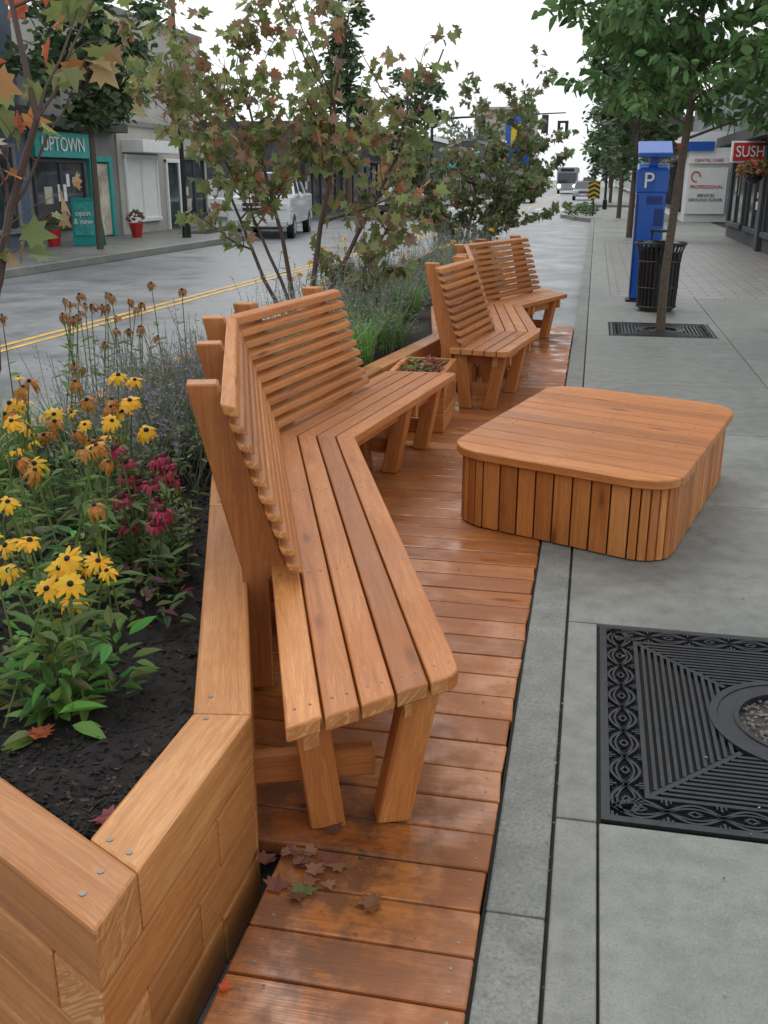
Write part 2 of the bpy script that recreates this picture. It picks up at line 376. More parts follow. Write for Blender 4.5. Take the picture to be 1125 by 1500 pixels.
# ------------------------------------------------------------ benches
def offline(F,off):
    out=[]
    for p,q in zip(F,F[1:]):
        d=(q-p).normalized();nn=v2(-d.y,d.x);out.append((p+nn*off,d))
    return out
def offpts(F,off,e0,e1):
    ls=offline(F,off);pts=[isect(*ls[0],F[0],e0)]
    for a,c in zip(ls,ls[1:]): pts.append(isect(*a,*c))
    pts.append(isect(*ls[-1],F[-1],e1));return pts
def bench(name,F,e0,e1,legs,back):
    b=B();SH=.45;TH=.042;np_=5;pw=.089
    for j in range(np_):
        a=offpts(F,j*pw+ (0.0 if j==0 else .003),e0,e1);c=offpts(F,(j+1)*pw-.003,e0,e1)
        for i in range(len(F)-1):
            d=(F[i+1]-F[i]).normalized();g=.0025
            p=[a[i],a[i+1],c[i+1],c[i]]
            if i>0: p[0]=p[0]+d*g;p[3]=p[3]+d*g
            if i<len(F)-2: p[1]=p[1]-d*g;p[2]=p[2]-d*g
            if i==0 and j>0: jj=d*U(-.003,.003);p[0]=p[0]+jj;p[3]=p[3]+jj
            if j==0 and i==0:
                A,N1,P1=p[0],p[1],p[3];u1=(N1-A).normalized();u2=(P1-A).normalized();rr=.055
                arc=[]
                for t in range(7):
                    tt=t/6;q=(A+u2*rr)*(1-tt)**2+A*2*tt*(1-tt)+(A+u1*rr)*tt**2;arc.append(q)
                p=arc+p[1:]
            if j==0 and i==len(F)-2:
                A=p[-3];Np=p[-4];Pp=p[-2];u1=(Np-A).normalized();u2=(Pp-A).normalized();rr=.05;arc=[]
                for t in range(6):
                    tt=t/5;arc.append((A+u1*rr)*(1-tt)**2+A*2*tt*(1-tt)+(A+u2*rr)*tt**2)
                p=p[:-3]+arc+p[-2:]
            b.prism([(q.x,q.y,SH-TH) for q in p],(0,0,TH+U(-.001,.001)),0,(d.x,d.y,0),bev=.006,seg=2)
            L_=(c[i+1]-c[i]).length
            for t in (.06/L_*1.2,.33,.66,1-.08/L_):
                for w in (.28,.72):
                    q=a[i].lerp(a[i+1],t).lerp(c[i].lerp(c[i+1],t),w)
                    b.tube([(q.x,q.y,SH-.002),(q.x,q.y,SH+.0012)],.0038,7,1)
    for i,t in legs:
        p,q=F[i],F[i+1];d=(q-p).normalized();nn=v2(-d.y,d.x);o=p+d*t
        def leg(t0,t1,z0,z1,w,th,sh=0):
            po=[]
            for tt,z in ((t0-w/2,z0),(t0+w/2,z0),(t1+w/2,z1),(t1-w/2,z1)):
                q=o+nn*tt-d*(th/2-sh);po.append((q.x,q.y,z))
            b.prism(po,(d.x*th,d.y*th,0),0,(V(po[3])-V(po[0])),bev=.005)
        leg(.165,.085,0.001,SH-TH-.001,.088,.085)
        leg(.335,.385,0.001,SH-TH-.001,.092,.085)
        for zz,sh in ((.30,.064),):
            leg_=[]
            for tt,z in ((.03,SH-TH-.09),(.43,SH-TH-.09),(.43,SH-TH-.002),(.03,SH-TH-.002)):
                q=o+nn*tt-d*(.019-sh);leg_.append((q.x,q.y,z))
            b.prism(leg_,(d.x*.038,d.y*.038,0),0,(nn.x,nn.y,0),bev=.004)
        lo_=[]
        for tt,z in ((.20,.09),(.56,.09),(.56,.175),(.20,.175)):
            q=o+nn*tt+d*.05;lo_.append((q.x,q.y,z))
        b.prism(lo_,(d.x*.038,d.y*.038,0),0,(nn.x,nn.y,0),bev=.004)
    for off in (.10,.36):
        a=offpts(F,off,e0,e1);c=offpts(F,off+.04,e0,e1)
        for i in range(len(F)-1):
            d=(F[i+1]-F[i]).normalized()*.09
            p=[a[i]+d,a[i+1]-d,c[i+1]-d,c[i]+d]
            b.prism([(q.x,q.y,SH-TH-.092) for q in p],(0,0,.09),0,(d.x,d.y,0),bev=.003)
    z0,z1=.475,1.0;ns=10
    s0,s1,posts=back
    for k in range(ns):
        z=z0+(z1-z0-.04)*k/(ns-1);hh=.029 if k<ns-1 else .036;dep=.045
        def off(zz): return .340+(zz-.45)*.34
        oa,ob=off(z),off(z)+dep
        A=offpts(F,oa,e0,e1);C=offpts(F,ob,e0,e1)
        for i in range(len(F)-1):
            d=(F[i+1]-F[i]).normalized();g=.002
            p=[A[i],A[i+1],C[i+1],C[i]]
            if i==0:
                sh=s0+U(-.008,.008);q=F[0]+d*sh;nn=v2(-d.y,d.x);p[0]=isect(A[0],d,q,nn);p[3]=isect(C[0],d,q,nn)
            else: p[0]=p[0]+d*g;p[3]=p[3]+d*g
            if i==len(F)-2:
                q=F[-2]+d*(s1+U(-.006,.006));nn=v2(-d.y,d.x);p[1]=isect(A[i],d,q,nn);p[2]=isect(C[i],d,q,nn)
            else: p[1]=p[1]-d*g;p[2]=p[2]-d*g
            pts=[(q.x,q.y,z+(.0 if ii in (0,1) else .012)) for ii,q in enumerate(p)]
            nn=v2(-d.y,d.x)*hh*.36
            b.prism(pts,(nn.x,nn.y,hh),0,(d.x,d.y,0),bev=.007,seg=2)
    for i,t in posts:
        p,q=F[i],F[i+1];d=(q-p).normalized();nn=v2(-d.y,d.x);o=p+d*t
        po=[]
        f0=.340+.047
        for tt,z in ((.45,.02),(.53,.02),(.535,.44),(f0+.56*.34+.095,1.03),(f0+.57*.34-.003,1.03),(f0+.012,.452),(.45,.40)):
            q=o+nn*tt-d*.025;po.append((q.x,q.y,z))
        b.prism(po,(d.x*.085,d.y*.085,0),0,(0,0,1),bev=.005)
    return b.obj(name,[WOOD,GAL])
bench('wooden_bench',[v2(-.245,2.14),v2(-1.04,4.35),v2(-.78,6.04)],v2(.72,.69),v2(1,.06),
      [(0,.08),(0,1.25),(0,2.15),(1,.95),(1,1.5)],(.62,1.1,[(0,.80),(0,1.55),(0,2.26),(1,.12),(1,.9)]))
bench('wooden_bench',[v2(-.53,6.87),v2(-.37,7.9),v2(-.63,9.61),v2(-.22,10.7)],v2(1,-.2),v2(.5,-.85),
      [(0,.15),(0,.8),(1,.9),(1,1.5),(2,.3),(2,.95)],(.05,1.25,[(0,.15),(0,.85),(1,.2),(1,1.4),(2,.3),(2,1.1)]))
# ------------------------------------------------------------ table
b=B();C=v2(.115,5.10);sd=v2(.92,-.39);ld=v2(.265,.965);ha,hb,rr=.57,.855,.20
def W_(x,y): return C+sd*x+ld*y
def hw(v,a=ha,bb=hb,r=rr):
    v=abs(v)
    if v<=bb-r: return a
    return a-r+math.sqrt(max(0,r*r-(v-(bb-r))**2))
TZ=.385;nb=12;bw=2*hb/nb
for k in range(nb):
    v0=-hb+k*bw+(.0005 if k==0 else .003);v1=-hb+(k+1)*bw-(.0005 if k==nb-1 else .003)
    sm=[v0+(v1-v0)*t/5 for t in range(6)]
    po=[W_(hw(s),s) for s in sm]+[W_(-hw(s),s) for s in reversed(sm)]
    b.prism([(p.x,p.y,TZ-.042) for p in po],(0,0,.042+U(-.0012,.0012)),0,(sd.x,sd.y,0),bev=.005)
    for sx in (-.44,-.0,.44):
        for sy in (.3,.7):
            q=W_(sx+U(-.01,.01),v0+(v1-v0)*sy)
            if abs(sx)<hw(v0)-.05:b.tube([(q.x,q.y,TZ-.002),(q.x,q.y,TZ+.0014)],.0036,7,1)
ia,ib,ir=ha-.03,hb-.03,rr-.025
def perim():
    segs=[]
    cs=[(ia-ir,ib-ir,0),(-(ia-ir),ib-ir,90),(-(ia-ir),-(ib-ir),180),(ia-ir,-(ib-ir),270)]
    st=[((ia,-(ib-ir)),(ia,ib-ir)),((ia-ir,ib),(-(ia-ir),ib)),((-ia,ib-ir),(-ia,-(ib-ir))),((-(ia-ir),-ib),(ia-ir,-ib))]
    for s,c in zip(st,cs):
        a,e=v2(*s[0]),v2(*s[1]);Lg=(e-a).length;nn=round(Lg/.092)
        for i in range(nn): segs.append((a.lerp(e,i/nn),a.lerp(e,(i+1)/nn)))
        na=6
        for i in range(na):
            t0=math.radians(c[2]+90*i/na);t1=math.radians(c[2]+90*(i+1)/na)
            segs.append((v2(c[0]+ir*math.cos(t0),c[1]+ir*math.sin(t0)),v2(c[0]+ir*math.cos(t1),c[1]+ir*math.sin(t1))))
    return segs
for a,e in perim():
    d=(e-a).normalized();nn=v2(-d.y,d.x);g=.004;a2,e2=a+d*g,e-d*g
    j=nn*(-U(0,.003))
    po=[a2+j,e2+j,e2+nn*.022+j,a2+nn*.022+j]
    po=[W_(p.x,p.y) for p in po]
    b.prism([(p.x,p.y,.006) for p in po],(0,0,TZ-.043-.006),0,(0,0,1),bev=.003)
core=[]
for c in ((1,1,0),(-1,1,90),(-1,-1,180),(1,-1,270)):
    for t in range(7):
        a=math.radians(c[2]+15*t);rq=ir-.03
        core.append(W_(c[0]*(ia-ir)+rq*math.cos(a),c[1]*(ib-ir)+rq*math.sin(a)))
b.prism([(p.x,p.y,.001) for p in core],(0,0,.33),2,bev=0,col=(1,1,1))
b.obj('wooden_platform_table',[WOOD,GAL,DARK])
# ------------------------------------------------------------ tree grates
def bar(b,p,q,w,z,h=.012,mat=0):
    p,q=v2(*p),v2(*q);d=(q-p).normalized();nn=v2(-d.y,d.x)*w/2
    b.prism([((p-nn).x,(p-nn).y,z-h),((q-nn).x,(q-nn).y,z-h),((q+nn).x,(q+nn).y,z-h),((p+nn).x,(p+nn).y,z-h)],(0,0,h),mat,bev=0,col=(1,1,1))
def grate(cx,cy,H,fine=True):
    b=B();z=.002
    def pb(p,q,w,zz=z): bar(b,(cx+p[0],cy+p[1]),(cx+q[0],cy+q[1]),w,zz)
    b.box(cx-H,cx+H,cy-H,cy+H,-.045,-.03,1)
    for h,w in ((H-.012,.024),(H-.125,.014)):
        for s in range(4):
            if s==1: a,e=(h,-h-w/2),(h,h+w/2)
            if s==3: a,e=(-h,h+w/2),(-h,-h-w/2)
            if s==0: a,e=(-h+w/2,-h),(h-w/2,-h)
            if s==2: a,e=(h-w/2,h),(-h+w/2,h)
            pb(a,e,w)
    h=.225;st=.021 if fine else .04
    while h<H-.14:
        for s in range(4):
            c=[(-1,-1),(1,-1),(1,1),(-1,1)]
            a,e=c[s],c[(s+1)%4];sh=.012
            ax,ay,ex,ey=a[0]*h,a[1]*h,e[0]*h,e[1]*h
            dx,dy=(ex-ax),(ey-ay);l=math.hypot(dx,dy);dx/=l;dy/=l
            pb((ax+dx*sh,ay+dy*sh),(ex-dx*sh,ey-dy*sh),.011 if fine else .02)
        h+=st
    for sx,sy in ((1,1),(-1,1),(1,-1),(-1,-1)): pb((sx*.2,sy*.2),(sx*(H-.125),sy*(H-.125)),.016,z-.001)
    hm=H-.0685;am=.040;nc=8
    for s in range(4):
        ang=s*math.pi/2;ca,sa=math.cos(ang),math.sin(ang)
        def tr(u,v): return (u*ca-v*sa,u*sa+v*ca)
        Ls=2*(H-.03);per=Ls/nc
        ns=nc*12 if fine else nc*6
        for ph,scl in ((0,1),(math.pi,1),(0,.62),(math.pi,.62)):
            prev=None
            for i in range(ns+1):
                u=-Ls/2+Ls*i/ns;sn=math.sin(math.pi*(u/per)+ph)
                cur=(u,-hm+am*scl*sn)
                if prev and abs(u)<H-.03: pb(tr(*prev),tr(*cur),.008 if scl==1 else .006,z-.0005)
                prev=cur
        if fine:
            for i in range(nc):
                u=-Ls/2+per*(i+.5);s2=.012
                pts=[(u+s2*1.6,-hm),(u,-hm+s2),(u-s2*1.6,-hm),(u,-hm-s2)]
                for k in range(4): pb(tr(*pts[k]),tr(*pts[(k+1)%4]),.006,z)
                for k in (-1,1):
                    pb(tr(u-per*.5,-hm+k*.026),tr(u-per*.5,-hm+k*.052),.007,z+.0003)
                    pb(tr(u-per*.42,-hm+k*.036),tr(u-per*.42,-hm+k*.052),.005,z+.0003)
                    pb(tr(u-per*.58,-hm+k*.036),tr(u-per*.58,-hm+k*.052),.005,z+.0003)
    for r0,r1,zz in ((.245,.27,.006),(.195,.243,.003),(.18,.196,.007)):
        K=48
        for i in range(K):
            a,c=2*math.pi*i/K,2*math.pi*(i+1)/K
            q=[(r0,a),(r1,a),(r1,c),(r0,c)]
            pts=[(cx+r*math.cos(t),cy+r*math.sin(t),zz) for r,t in q]
            b.face(pts,mat=0)
            b.face([pts[1],(pts[1][0],pts[1][1],-.01),(pts[2][0],pts[2][1],-.01),pts[2]])
            b.face([pts[3],(pts[3][0],pts[3][1],-.02),(pts[0][0],pts[0][1],-.02),pts[0]])
    b.obj('tree_grate',[IRON,DARK])
    g=B()
    for _ in range(420 if fine else 60):
        r=.19*math.sqrt(R());a=U(0,6.28);o=V((cx+r*math.cos(a),cy+r*math.sin(a),-.022+U(0,.012)));s=U(.005,.012)
        ax=[V((U(.6,1),U(-.3,.3),0))*s,V((U(-.3,.3),U(.6,1),0))*s,V((0,0,.7))*s]
        P6=[o+ax[0],o+ax[1],o-ax[0],o-ax[1]]
        for k in range(4): g.face([P6[k],P6[(k+1)%4],o+ax[2]]);
    g.obj('gravel',[STONE])
grate(.725,2.852,.605);grate(.80,11.405,.545,False)
# ------------------------------------------------------------ parking pay station
b=B();cx,cy=.72,14.2
b.box(cx-.23,cx+.23,cy-.17,cy+.17,0,.03,1,.004)
b.prism([(cx-.19,cy-.14,.03),(cx+.19,cy-.14,.03),(cx+.19,cy+.14,.03),(cx-.19,cy+.14,.03)],(0,0,1.72),0,bev=.03,seg=3,col=(1,1,1))
b.prism([(cx-.205,cy-.15,1.42),(cx-.205,cy+.15,1.42),(cx-.205,cy+.15,1.70),(cx-.205,cy+.02,1.80),(cx-.205,cy-.15,1.72)],(.41,0,0),0,bev=.02,seg=2,col=(1,1,1))
b.box(cx-.19,cx-.165,cy-.146,cy-.1,.1,1.4,3)
b.box(cx+.05,cx+.17,cy-.146,cy-.13,1.0,1.22,3,.004)
b.box(cx-.06,cx+.14,cy-.146,cy-.13,1.28,1.38,3)
b.box(cx-.06,cx+.06,cy-.05,cy+.05,1.75,1.88,0)
b.prism([(cx-.21,cy-.2,1.86),(cx-.21,cy+.2,2.02),(cx-.21,cy+.2,2.08),(cx-.21,cy-.2,1.92)],(.44,0,0),0,bev=.01,col=(1,1,1))
ps=b.obj('parking_pay_station',[BLUE,BLACK,WHITE,simple('blue_dark',(.003,.03,.16),.4)])
text('parking_letter','P',(cx-.05,cy-.158,1.57),(math.pi/2,0,0),.28,WHITE,ps,.004)
# ------------------------------------------------------------ litter bin
b=B();cx,cy=.84,13.15
K=28
for i in range(K):
    a=2*math.pi*i/K;prof=[(.235,.06),(.245,.3),(.25,.6),(.27,.74),(.315,.84)]
    t=(-math.sin(a),math.cos(a))
    for (r0,z0),(r1,z1) in zip(prof,prof[1:]):
        w=.017
        b.prism([(cx+r0*math.cos(a)-t[0]*w,cy+r0*math.sin(a)-t[1]*w,z0),(cx+r0*math.cos(a)+t[0]*w,cy+r0*math.sin(a)+t[1]*w,z0),(cx+r1*math.cos(a)+t[0]*w,cy+r1*math.sin(a)+t[1]*w,z1),(cx+r1*math.cos(a)-t[0]*w,cy+r1*math.sin(a)-t[1]*w,z1)],(.006*math.cos(a),.006*math.sin(a),0),0,bev=0,col=(1,1,1))
def ringt(r,z,tr):
    b.tube([(cx+r*math.cos(2*math.pi*i/32),cy+r*math.sin(2*math.pi*i/32),z) for i in range(33)],tr,6)
ringt(.24,.06,.015);ringt(.315,.84,.014);ringt(.255,.62,.012);ringt(.25,.3,.01)
b.tube([(cx,cy,.02),(cx,cy,.72)],.215,20)
b.tube([(cx,cy,.80),(cx,cy,.83),(cx,cy,.87)],[.29,.27,.14],24)
for s in (-1,1): b.tube([(cx+s*.12,cy,.85),(cx+s*.12,cy,.98)],.012,6)
b.tube([(cx,cy,.97),(cx,cy,1.0)],.15,20)
b.tube([(cx,cy,0),(cx,cy,.05)],.2,20)
b.obj('litter_bin',[BLACK])
# ------------------------------------------------------------ leaves
MAPLE=[(0,0),(.30,-.06),(.26,.14),(.60,.30),(.38,.42),(.44,.64),(.20,.58),(0,1.0)]
OVAL=[(0,0),(.17,.2),(.24,.45),(.15,.75),(0,1)]
SLIM=[(0,0),(.12,.22),(.17,.42),(.10,.75),(0,1)]
LONG=[(0,0),(.12,.25),(.15,.5),(.08,.8),(0,1)]
def leaf(b,o,d,nrm,s,shape,col,fold=.25,curl=0,mat=0):
    d=d.normalized();side=d.cross(nrm)
    if side.length<1e-3: side=d.orthogonal()
    side.normalize();up=side.cross(d);asy=U(.85,1.15)
    for sg in (1,-1):
        k=asy if sg>0 else 2-asy
        pts=[o+side*(x*s*sg*k)+d*(y*s)+up*(abs(x)*fold*s-curl*y*y*s) for x,y in shape]
        c=tuple(k*U(.9,1.1) for k in col)
        b.face(pts if sg>0 else pts[::-1],c,mat)
def rdir(zl=-1,zh=1):
    a=U(0,6.283);z=U(zl,zh);r=math.sqrt(max(0,1-z*z));return V((r*math.cos(a),r*math.sin(a),z))
def pick(pal):
    t=R();acc=0
    for w,c in pal:
        acc+=w
        if t<=acc: break
    k=U(.75,1.3);return tuple(x*k for x in c)
def grow(bt,bl,p,d,length,rad,depth,maxd,cfg):
    steps=cfg.get('steps',6);pts=[p.copy()];rads=[rad];q=p.copy();dd=d.normalized()
    for i in range(steps):
        dd=(dd+rdir()*cfg['jit']+V((0,0,cfg['up']*(1 if depth<maxd else .3)))).normalized()
        q=q+dd*length/steps;pts.append(q.copy());rads.append(rad*(1-.75*(i+1)/steps))
        if depth<maxd and (i>=cfg.get('bare',1) if depth==0 else i>=0):
            for _ in range(cfg['kids'][depth]):
                if R()<cfg.get('kp',.8):
                    ax=rdir(-.3,.6);nd=(dd*.6+ax*cfg['spread']).normalized()
                    grow(bt,bl,q,nd,length*U(*cfg['ratio']),max(rad*(1-.75*(i+1)/steps)*.6,.0022),depth+1,maxd,cfg)
        if depth>=cfg['leafd']:
            for _ in range(cfg['leaves']):
                if R()<cfg['lp']:
                    ld=(dd*.3+rdir(-.9,.3)).normalized();o=q+rdir()*.02
                    st=o+ld*U(.02,.05)
                    if cfg.get('lim') and not cfg['lim'](st): continue
                    leaf(bl,st,(ld+V((0,0,-.3))).normalized(),rdir(.0,1),cfg['ls']*U(.5,1.15),cfg['shape'],pick(cfg['pal']),U(-.1,.5),U(0,.4))
    bt.tube(pts,rads,cfg.get('sides',5),0,cap=False)
def tree(name,stems,cfg,maxd,barkmat=BARK):
    bt=B();bl=B()
    for p,d,l,r in stems: grow(bt,bl,V(p),V(d),l,r,0,maxd,cfg)
    bt.merge(bl,1)
    return bt.obj(name,[barkmat,LEAF])
MB=simple('maple_bark',(.085,.05,.04),.6)
autumn=[(.42,(.19,.24,.08)),(.30,(.27,.28,.11)),(.14,(.34,.22,.13)),(.05,(.36,.15,.08)),(.09,(.24,.16,.10))]
random.seed(11)
bt=B();bl=B()
cfgA=dict(jit=.22,up=.04,kids=[1,1],kp=.75,spread=.9,ratio=(.35,.6),leafd=1,leaves=1,lp=.55,ls=.105,shape=MAPLE,steps=6,sides=5,
 pal=[(.40,(.22,.27,.09)),(.2,(.48,.22,.08)),(.10,(.50,.13,.06)),(.3,(.36,.25,.12))])
trunk=[V(p) for p in [(-2.2,2.85,.28),(-2.02,2.88,.75),(-1.93,2.92,1.0),(-1.93,2.95,1.2),(-1.86,3.0,1.5),(-1.74,3.02,1.78),(-1.80,3.05,2.1),(-1.9,3.1,2.5)]]
bt.tube(trunk,[.022,.019,.017,.015,.013,.011,.009,.006],7)
t2=[V(p) for p in [(-2.02,2.88,.75),(-2.03,2.85,1.1),(-2.12,2.9,1.5),(-2.05,2.95,1.9),(-1.96,3.0,2.4)]]
bt.tube(t2,[.014,.012,.010,.008,.005],6)
for p,d,l in [((-1.93,2.95,1.2),(.5,.2,.8),.5),((-1.86,3.0,1.5),(.6,.1,.5),.55),((-1.86,3.0,1.5),(-.3,.1,.9),.5),((-1.74,3.02,1.78),(.6,.2,.6),.6),((-1.74,3.02,1.78),(.1,.2,1),.6),((-1.80,3.05,2.1),(.7,.2,.4),.55),((-2.12,2.9,1.5),(.3,-.1,.6),.5),((-2.05,2.95,1.9),(-.3,0,.8),.5),((-2.03,2.85,1.1),(.2,-.2,.6),.4),((-1.9,3.1,2.4),(.5,.2,.4),.5),((-2.12,2.9,1.5),(.2,-.3,.2),.4)]:
    grow(bt,bl,V(p),V(d),l,.006,0,1,dict(cfgA,leafd=0,lp=.40))
bt.merge(bl,1);bt.obj('maple_sapling',[MB,LEAF])
cfgB=dict(jit=.13,up=.05,kids=[2,1,1],kp=.60,spread=.85,ratio=(.28,.46),leafd=1,leaves=2,lp=.46,ls=.115,shape=MAPLE,steps=8,bare=2,sides=6,pal=autumn)
o=V((-2.5,8.35,.28))
tree('vine_maple_tree',[(o,(-.28,.1,1),2.3,.028),(o+V((.05,0,0)),(.1,.1,1),2.6,.032),(o+V((.08,.05,0)),(.45,.0,1),2.6,.028),(o+V((-.05,.05,0)),(-.6,.0,1),2.2,.022),(o+V((.1,0,0)),(.85,.1,1),1.5,.018),(o+V((0,0,0)),(-.1,-.1,1),2.0,.02)],cfgB,2,MB)
cfgC=dict(cfgB,ls=.12,pal=[(.5,(.15,.21,.08)),(.3,(.20,.22,.10)),(.2,(.25,.18,.10))],ratio=(.3,.48),lp=.72,bare=1,kp=.62,spread=.9)
o=V((-2.1,16.6,.28))
tree('vine_maple_tree',[(o,(-.5,.1,1),1.9,.03),(o,(.1,.1,1),2.3,.035),(o,(.6,.0,1),2.1,.03),(o,(.95,.0,.8),1.7,.025),(o,(-.9,.0,.9),1.5,.025)],cfgC,2,MB)
random.seed(5)
cfgD=dict(jit=.12,up=.02,kids=[0,2,1],kp=.8,spread=.9,ratio=(.4,.6),leafd=2,leaves=2,lp=.72,ls=.16,shape=OVAL,steps=6,sides=5,
  pal=[(.5,(.10,.21,.065)),(.3,(.16,.28,.095)),(.2,(.07,.15,.05))],lim=lambda p:p.z>1.8)
bt=B();bl=B();tp=[V(p) for p in [(.80,11.41,-.02),(.80,11.4,.6),(.84,11.42,1.4),(.90,11.42,2.2),(.93,11.4,3.0),(.92,11.45,4.2),(.95,11.4,5.2)]]
bt.tube(tp,[.055,.047,.045,.04,.036,.028,.015],10)
for i in range(23):
    z=2.0+2.9*i/23;x=.88+U(-.02,.04);a=i*2.4+U(-.3,.3)
    ln=U(1.2,1.8)*(1-.3*max(0,(z-3)/2))
    grow(bt,bl,V((x,11.41,z)),V((math.cos(a),math.sin(a),.35)),ln,.016,1,3,dict(cfgD,up=-.01))
bt.merge(bl,1);bt.obj('street_tree',[BARK,LEAF])
def crown_tree(name,x,y,h,tr,crowns,nleaf,ls,pal,z0=0):
    b=B();b.tube([(x,y,z0),(x+.03,y,h*.4),(x,y+.05,h*.85)],[tr,tr*.8,tr*.3],8,0)
    for i in range(14):
        z=h*U(.35,.8);c=crowns[i%len(crowns)]
        e=V((x+c[0],y+c[1],c[2]))+rdir()*c[3]*.7
        b.tube([(x,y,min(z,e.z)),(e+V((x,y,z)))/2,e],[tr*.3,tr*.18,tr*.05],4,0,cap=False)
    tot=sum(c[3]**2 for c in crowns)
    for c in crowns:
        cc=V((x+c[0],y+c[1],c[2]));nn=int(nleaf*c[3]**2/tot)
        cl=[rdir()*U(.35,1.0)**.6 for _ in range(16)]
        for _ in range(nn):
            k=random.choice(cl);d=k+rdir()*U(0,.42)
            p=cc+V((d.x*c[3],d.y*c[3],d.z*c[3]*c[4]))
            leaf(b,p,rdir(-.8,.4),rdir(.1,1),ls*U(.6,1.3),OVAL,pick(pal),.2,0,1)
    return b.obj(name,[BARK,LEAF])
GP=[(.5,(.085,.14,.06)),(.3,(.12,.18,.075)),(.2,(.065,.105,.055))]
crown_tree('street_tree',-11.6,22.4,6,.09,[(0,0,3.9,1.25,1.0),(-.6,.2,4.6,1.2,1.1),(.6,-.2,4.8,1.2,1.1),(0,0,5.9,1.2,1.1),(.3,0,3.2,.8,.7)],4600,.26,GP)
crown_tree('street_tree',-11.2,46,9,.12,[(0,0,4,1.2,1.5),(0,0,6,1.1,1.5),(0,0,8,.8,1.7),(.2,0,9.6,.5,1.6)],3200,.32,GP)
crown_tree('street_tree',-10.6,60,8,.12,[(0,0,4,1.6,1.2),(0,0,6.2,1.5,1.2)],2000,.4,GP)
crown_tree('street_tree',1.0,30,5,.09,[(0,0,3.2,1.2,1.1),(.3,0,4.4,1.3,1.2),(-.3,0,5.4,1.2,1.1)],3200,.26,GP)
crown_tree('street_tree',1.0,45,6,.1,[(0,0,3.4,1.5,1.1),(0,0,5.2,1.5,1.2)],2500,.32,GP)
crown_tree('street_tree',1.0,75,7,.12,[(0,0,3.6,2.0,1.1),(0,0,6.2,2.0,1.2)],2200,.45,GP)
b=B();FP=[(.5,(.20,.24,.20)),(.5,(.25,.29,.25))]  # far foliage paler and greyer: distance haze put into the leaf colour
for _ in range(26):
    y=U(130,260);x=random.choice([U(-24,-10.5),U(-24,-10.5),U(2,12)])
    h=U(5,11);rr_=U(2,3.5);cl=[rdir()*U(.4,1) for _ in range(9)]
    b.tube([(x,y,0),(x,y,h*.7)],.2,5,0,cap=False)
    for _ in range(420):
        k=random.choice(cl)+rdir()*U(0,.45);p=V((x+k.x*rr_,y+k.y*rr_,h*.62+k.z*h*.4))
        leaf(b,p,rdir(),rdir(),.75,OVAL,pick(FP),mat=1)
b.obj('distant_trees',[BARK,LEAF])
# ------------------------------------------------------------ flowers
random.seed(21)
def stem(b,p,q,r=.003,col=(.14,.19,.05),bend=.05):
    m=(p+q)/2+V((U(-bend,bend),U(-bend,bend),0));b.tube([p,m,q],[r*1.2,r,r*.7],4,0,col,False)
def daisy(b,c,axis,rad,col,droop,npet=12,cone=(.018,.010,.007),cs=.2):
    axis=axis.normalized();a=axis.orthogonal().normalized();q=axis.cross(a);ph=U(0,1)
    for i in range(npet):
        if R()<.06: continue
        t=2*math.pi*(i+ph)/npet+U(-.15,.15);d=a*math.cos(t)+q*math.sin(t);sd=axis.cross(d);l=rad*U(.75,1.1);w=rad*.17
        dr=droop*U(.5,1.5)
        p0=c+d*rad*.15;p1=c+d*l*.6-axis*(dr*l*.35);p2=c+d*l*(1-.25*dr)-axis*(dr*l*1.0)
        cc=tuple(k*U(.85,1.1) for k in col)
        b.face([p0-sd*w*.5,p1-sd*w,p1+sd*w,p0+sd*w*.5],cc);b.face([p1-sd*w,p2-sd*w*.35,p2+sd*w*.35,p1+sd*w],cc)
    r=rad*cs;rings=[(1,0),(.92,.5),(.6,.95),(0.05,1.15)]
    b.tube([c+axis*(r*h-.2*r) for s,h in rings],[r*s for s,h in rings],8,0,cone,False)
def basal(b,c,nl,s,col,zr=(.0,.9),hh=.1,shape=OVAL):
    for _ in range(nl):
        d=rdir(*zr);o=c+V((d.x,d.y,0))*U(.01,.07)+V((0,0,U(0,hh)))
        leaf(b,o,d,V((0,0,1))+rdir()*.4,s*U(.5,1.2),shape,tuple(k*U(.65,1.35) for k in col),.3,U(.1,.6))
def cl(y): return -1.18-.37*(y-2.0)
b=B()
YP=(.85,.47,.012)
def susan(x,y,z,rad,col=YP,droop=.35,bx=None):
    c=V((x,y,z));base=V((bx[0],bx[1],.3)) if bx else V((x+U(-.12,.12),y+U(-.12,.12),.3))
    stem(b,base,c,.0032,bend=.03)
    daisy(b,c,V((U(-.5,.6),U(-1.0,.1),1)),rad,col,droop)
    for _ in range(5):
        t=U(.1,.8);p=base.lerp(c,t);leaf(b,p,rdir(-.1,.7),V((0,0,1)),U(.05,.10),SLIM,(.13,.22,.05),.2,.3)
for i in range(14):
    y=U(2.0,2.35);x=cl(y)+U(-.32,.10);susan(x,y,U(.54,.80),U(.030,.055),droop=U(.15,.7),bx=(cl(y)+U(-.2,.0),y-.08+U(-.1,.1)))
for i in range(24):
    y=U(2.5,3.35);x=cl(y)+U(-.45,.10);z=U(.66,.98);susan(x,y,z,U(.030,.052),droop=U(.2,.8))
for i in range(24):
    y=U(2.2,3.4);x=cl(y)+U(-.55,.05);susan(x,y,U(.66,.97),U(.03,.042),(.48,.20,.03),1.1)
for i in range(30):
    y=U(3.9,5.2);x=U(-2.7,-2.0);susan(x,y,U(.8,1.08),U(.028,.04),random.choice([(.36,.17,.06),(.30,.13,.05)]),1.2)
for i in range(34):
    y=U(8.5,11);x=U(-2.8,-2.2);susan(x,y,U(.7,1.0),U(.035,.045))
for i in range(34):
    y=U(12,17.5);x=U(-2.7,-1.5);susan(x,y,U(.6,.95),U(.035,.05),random.choice([YP,(.5,.12,.03)]))
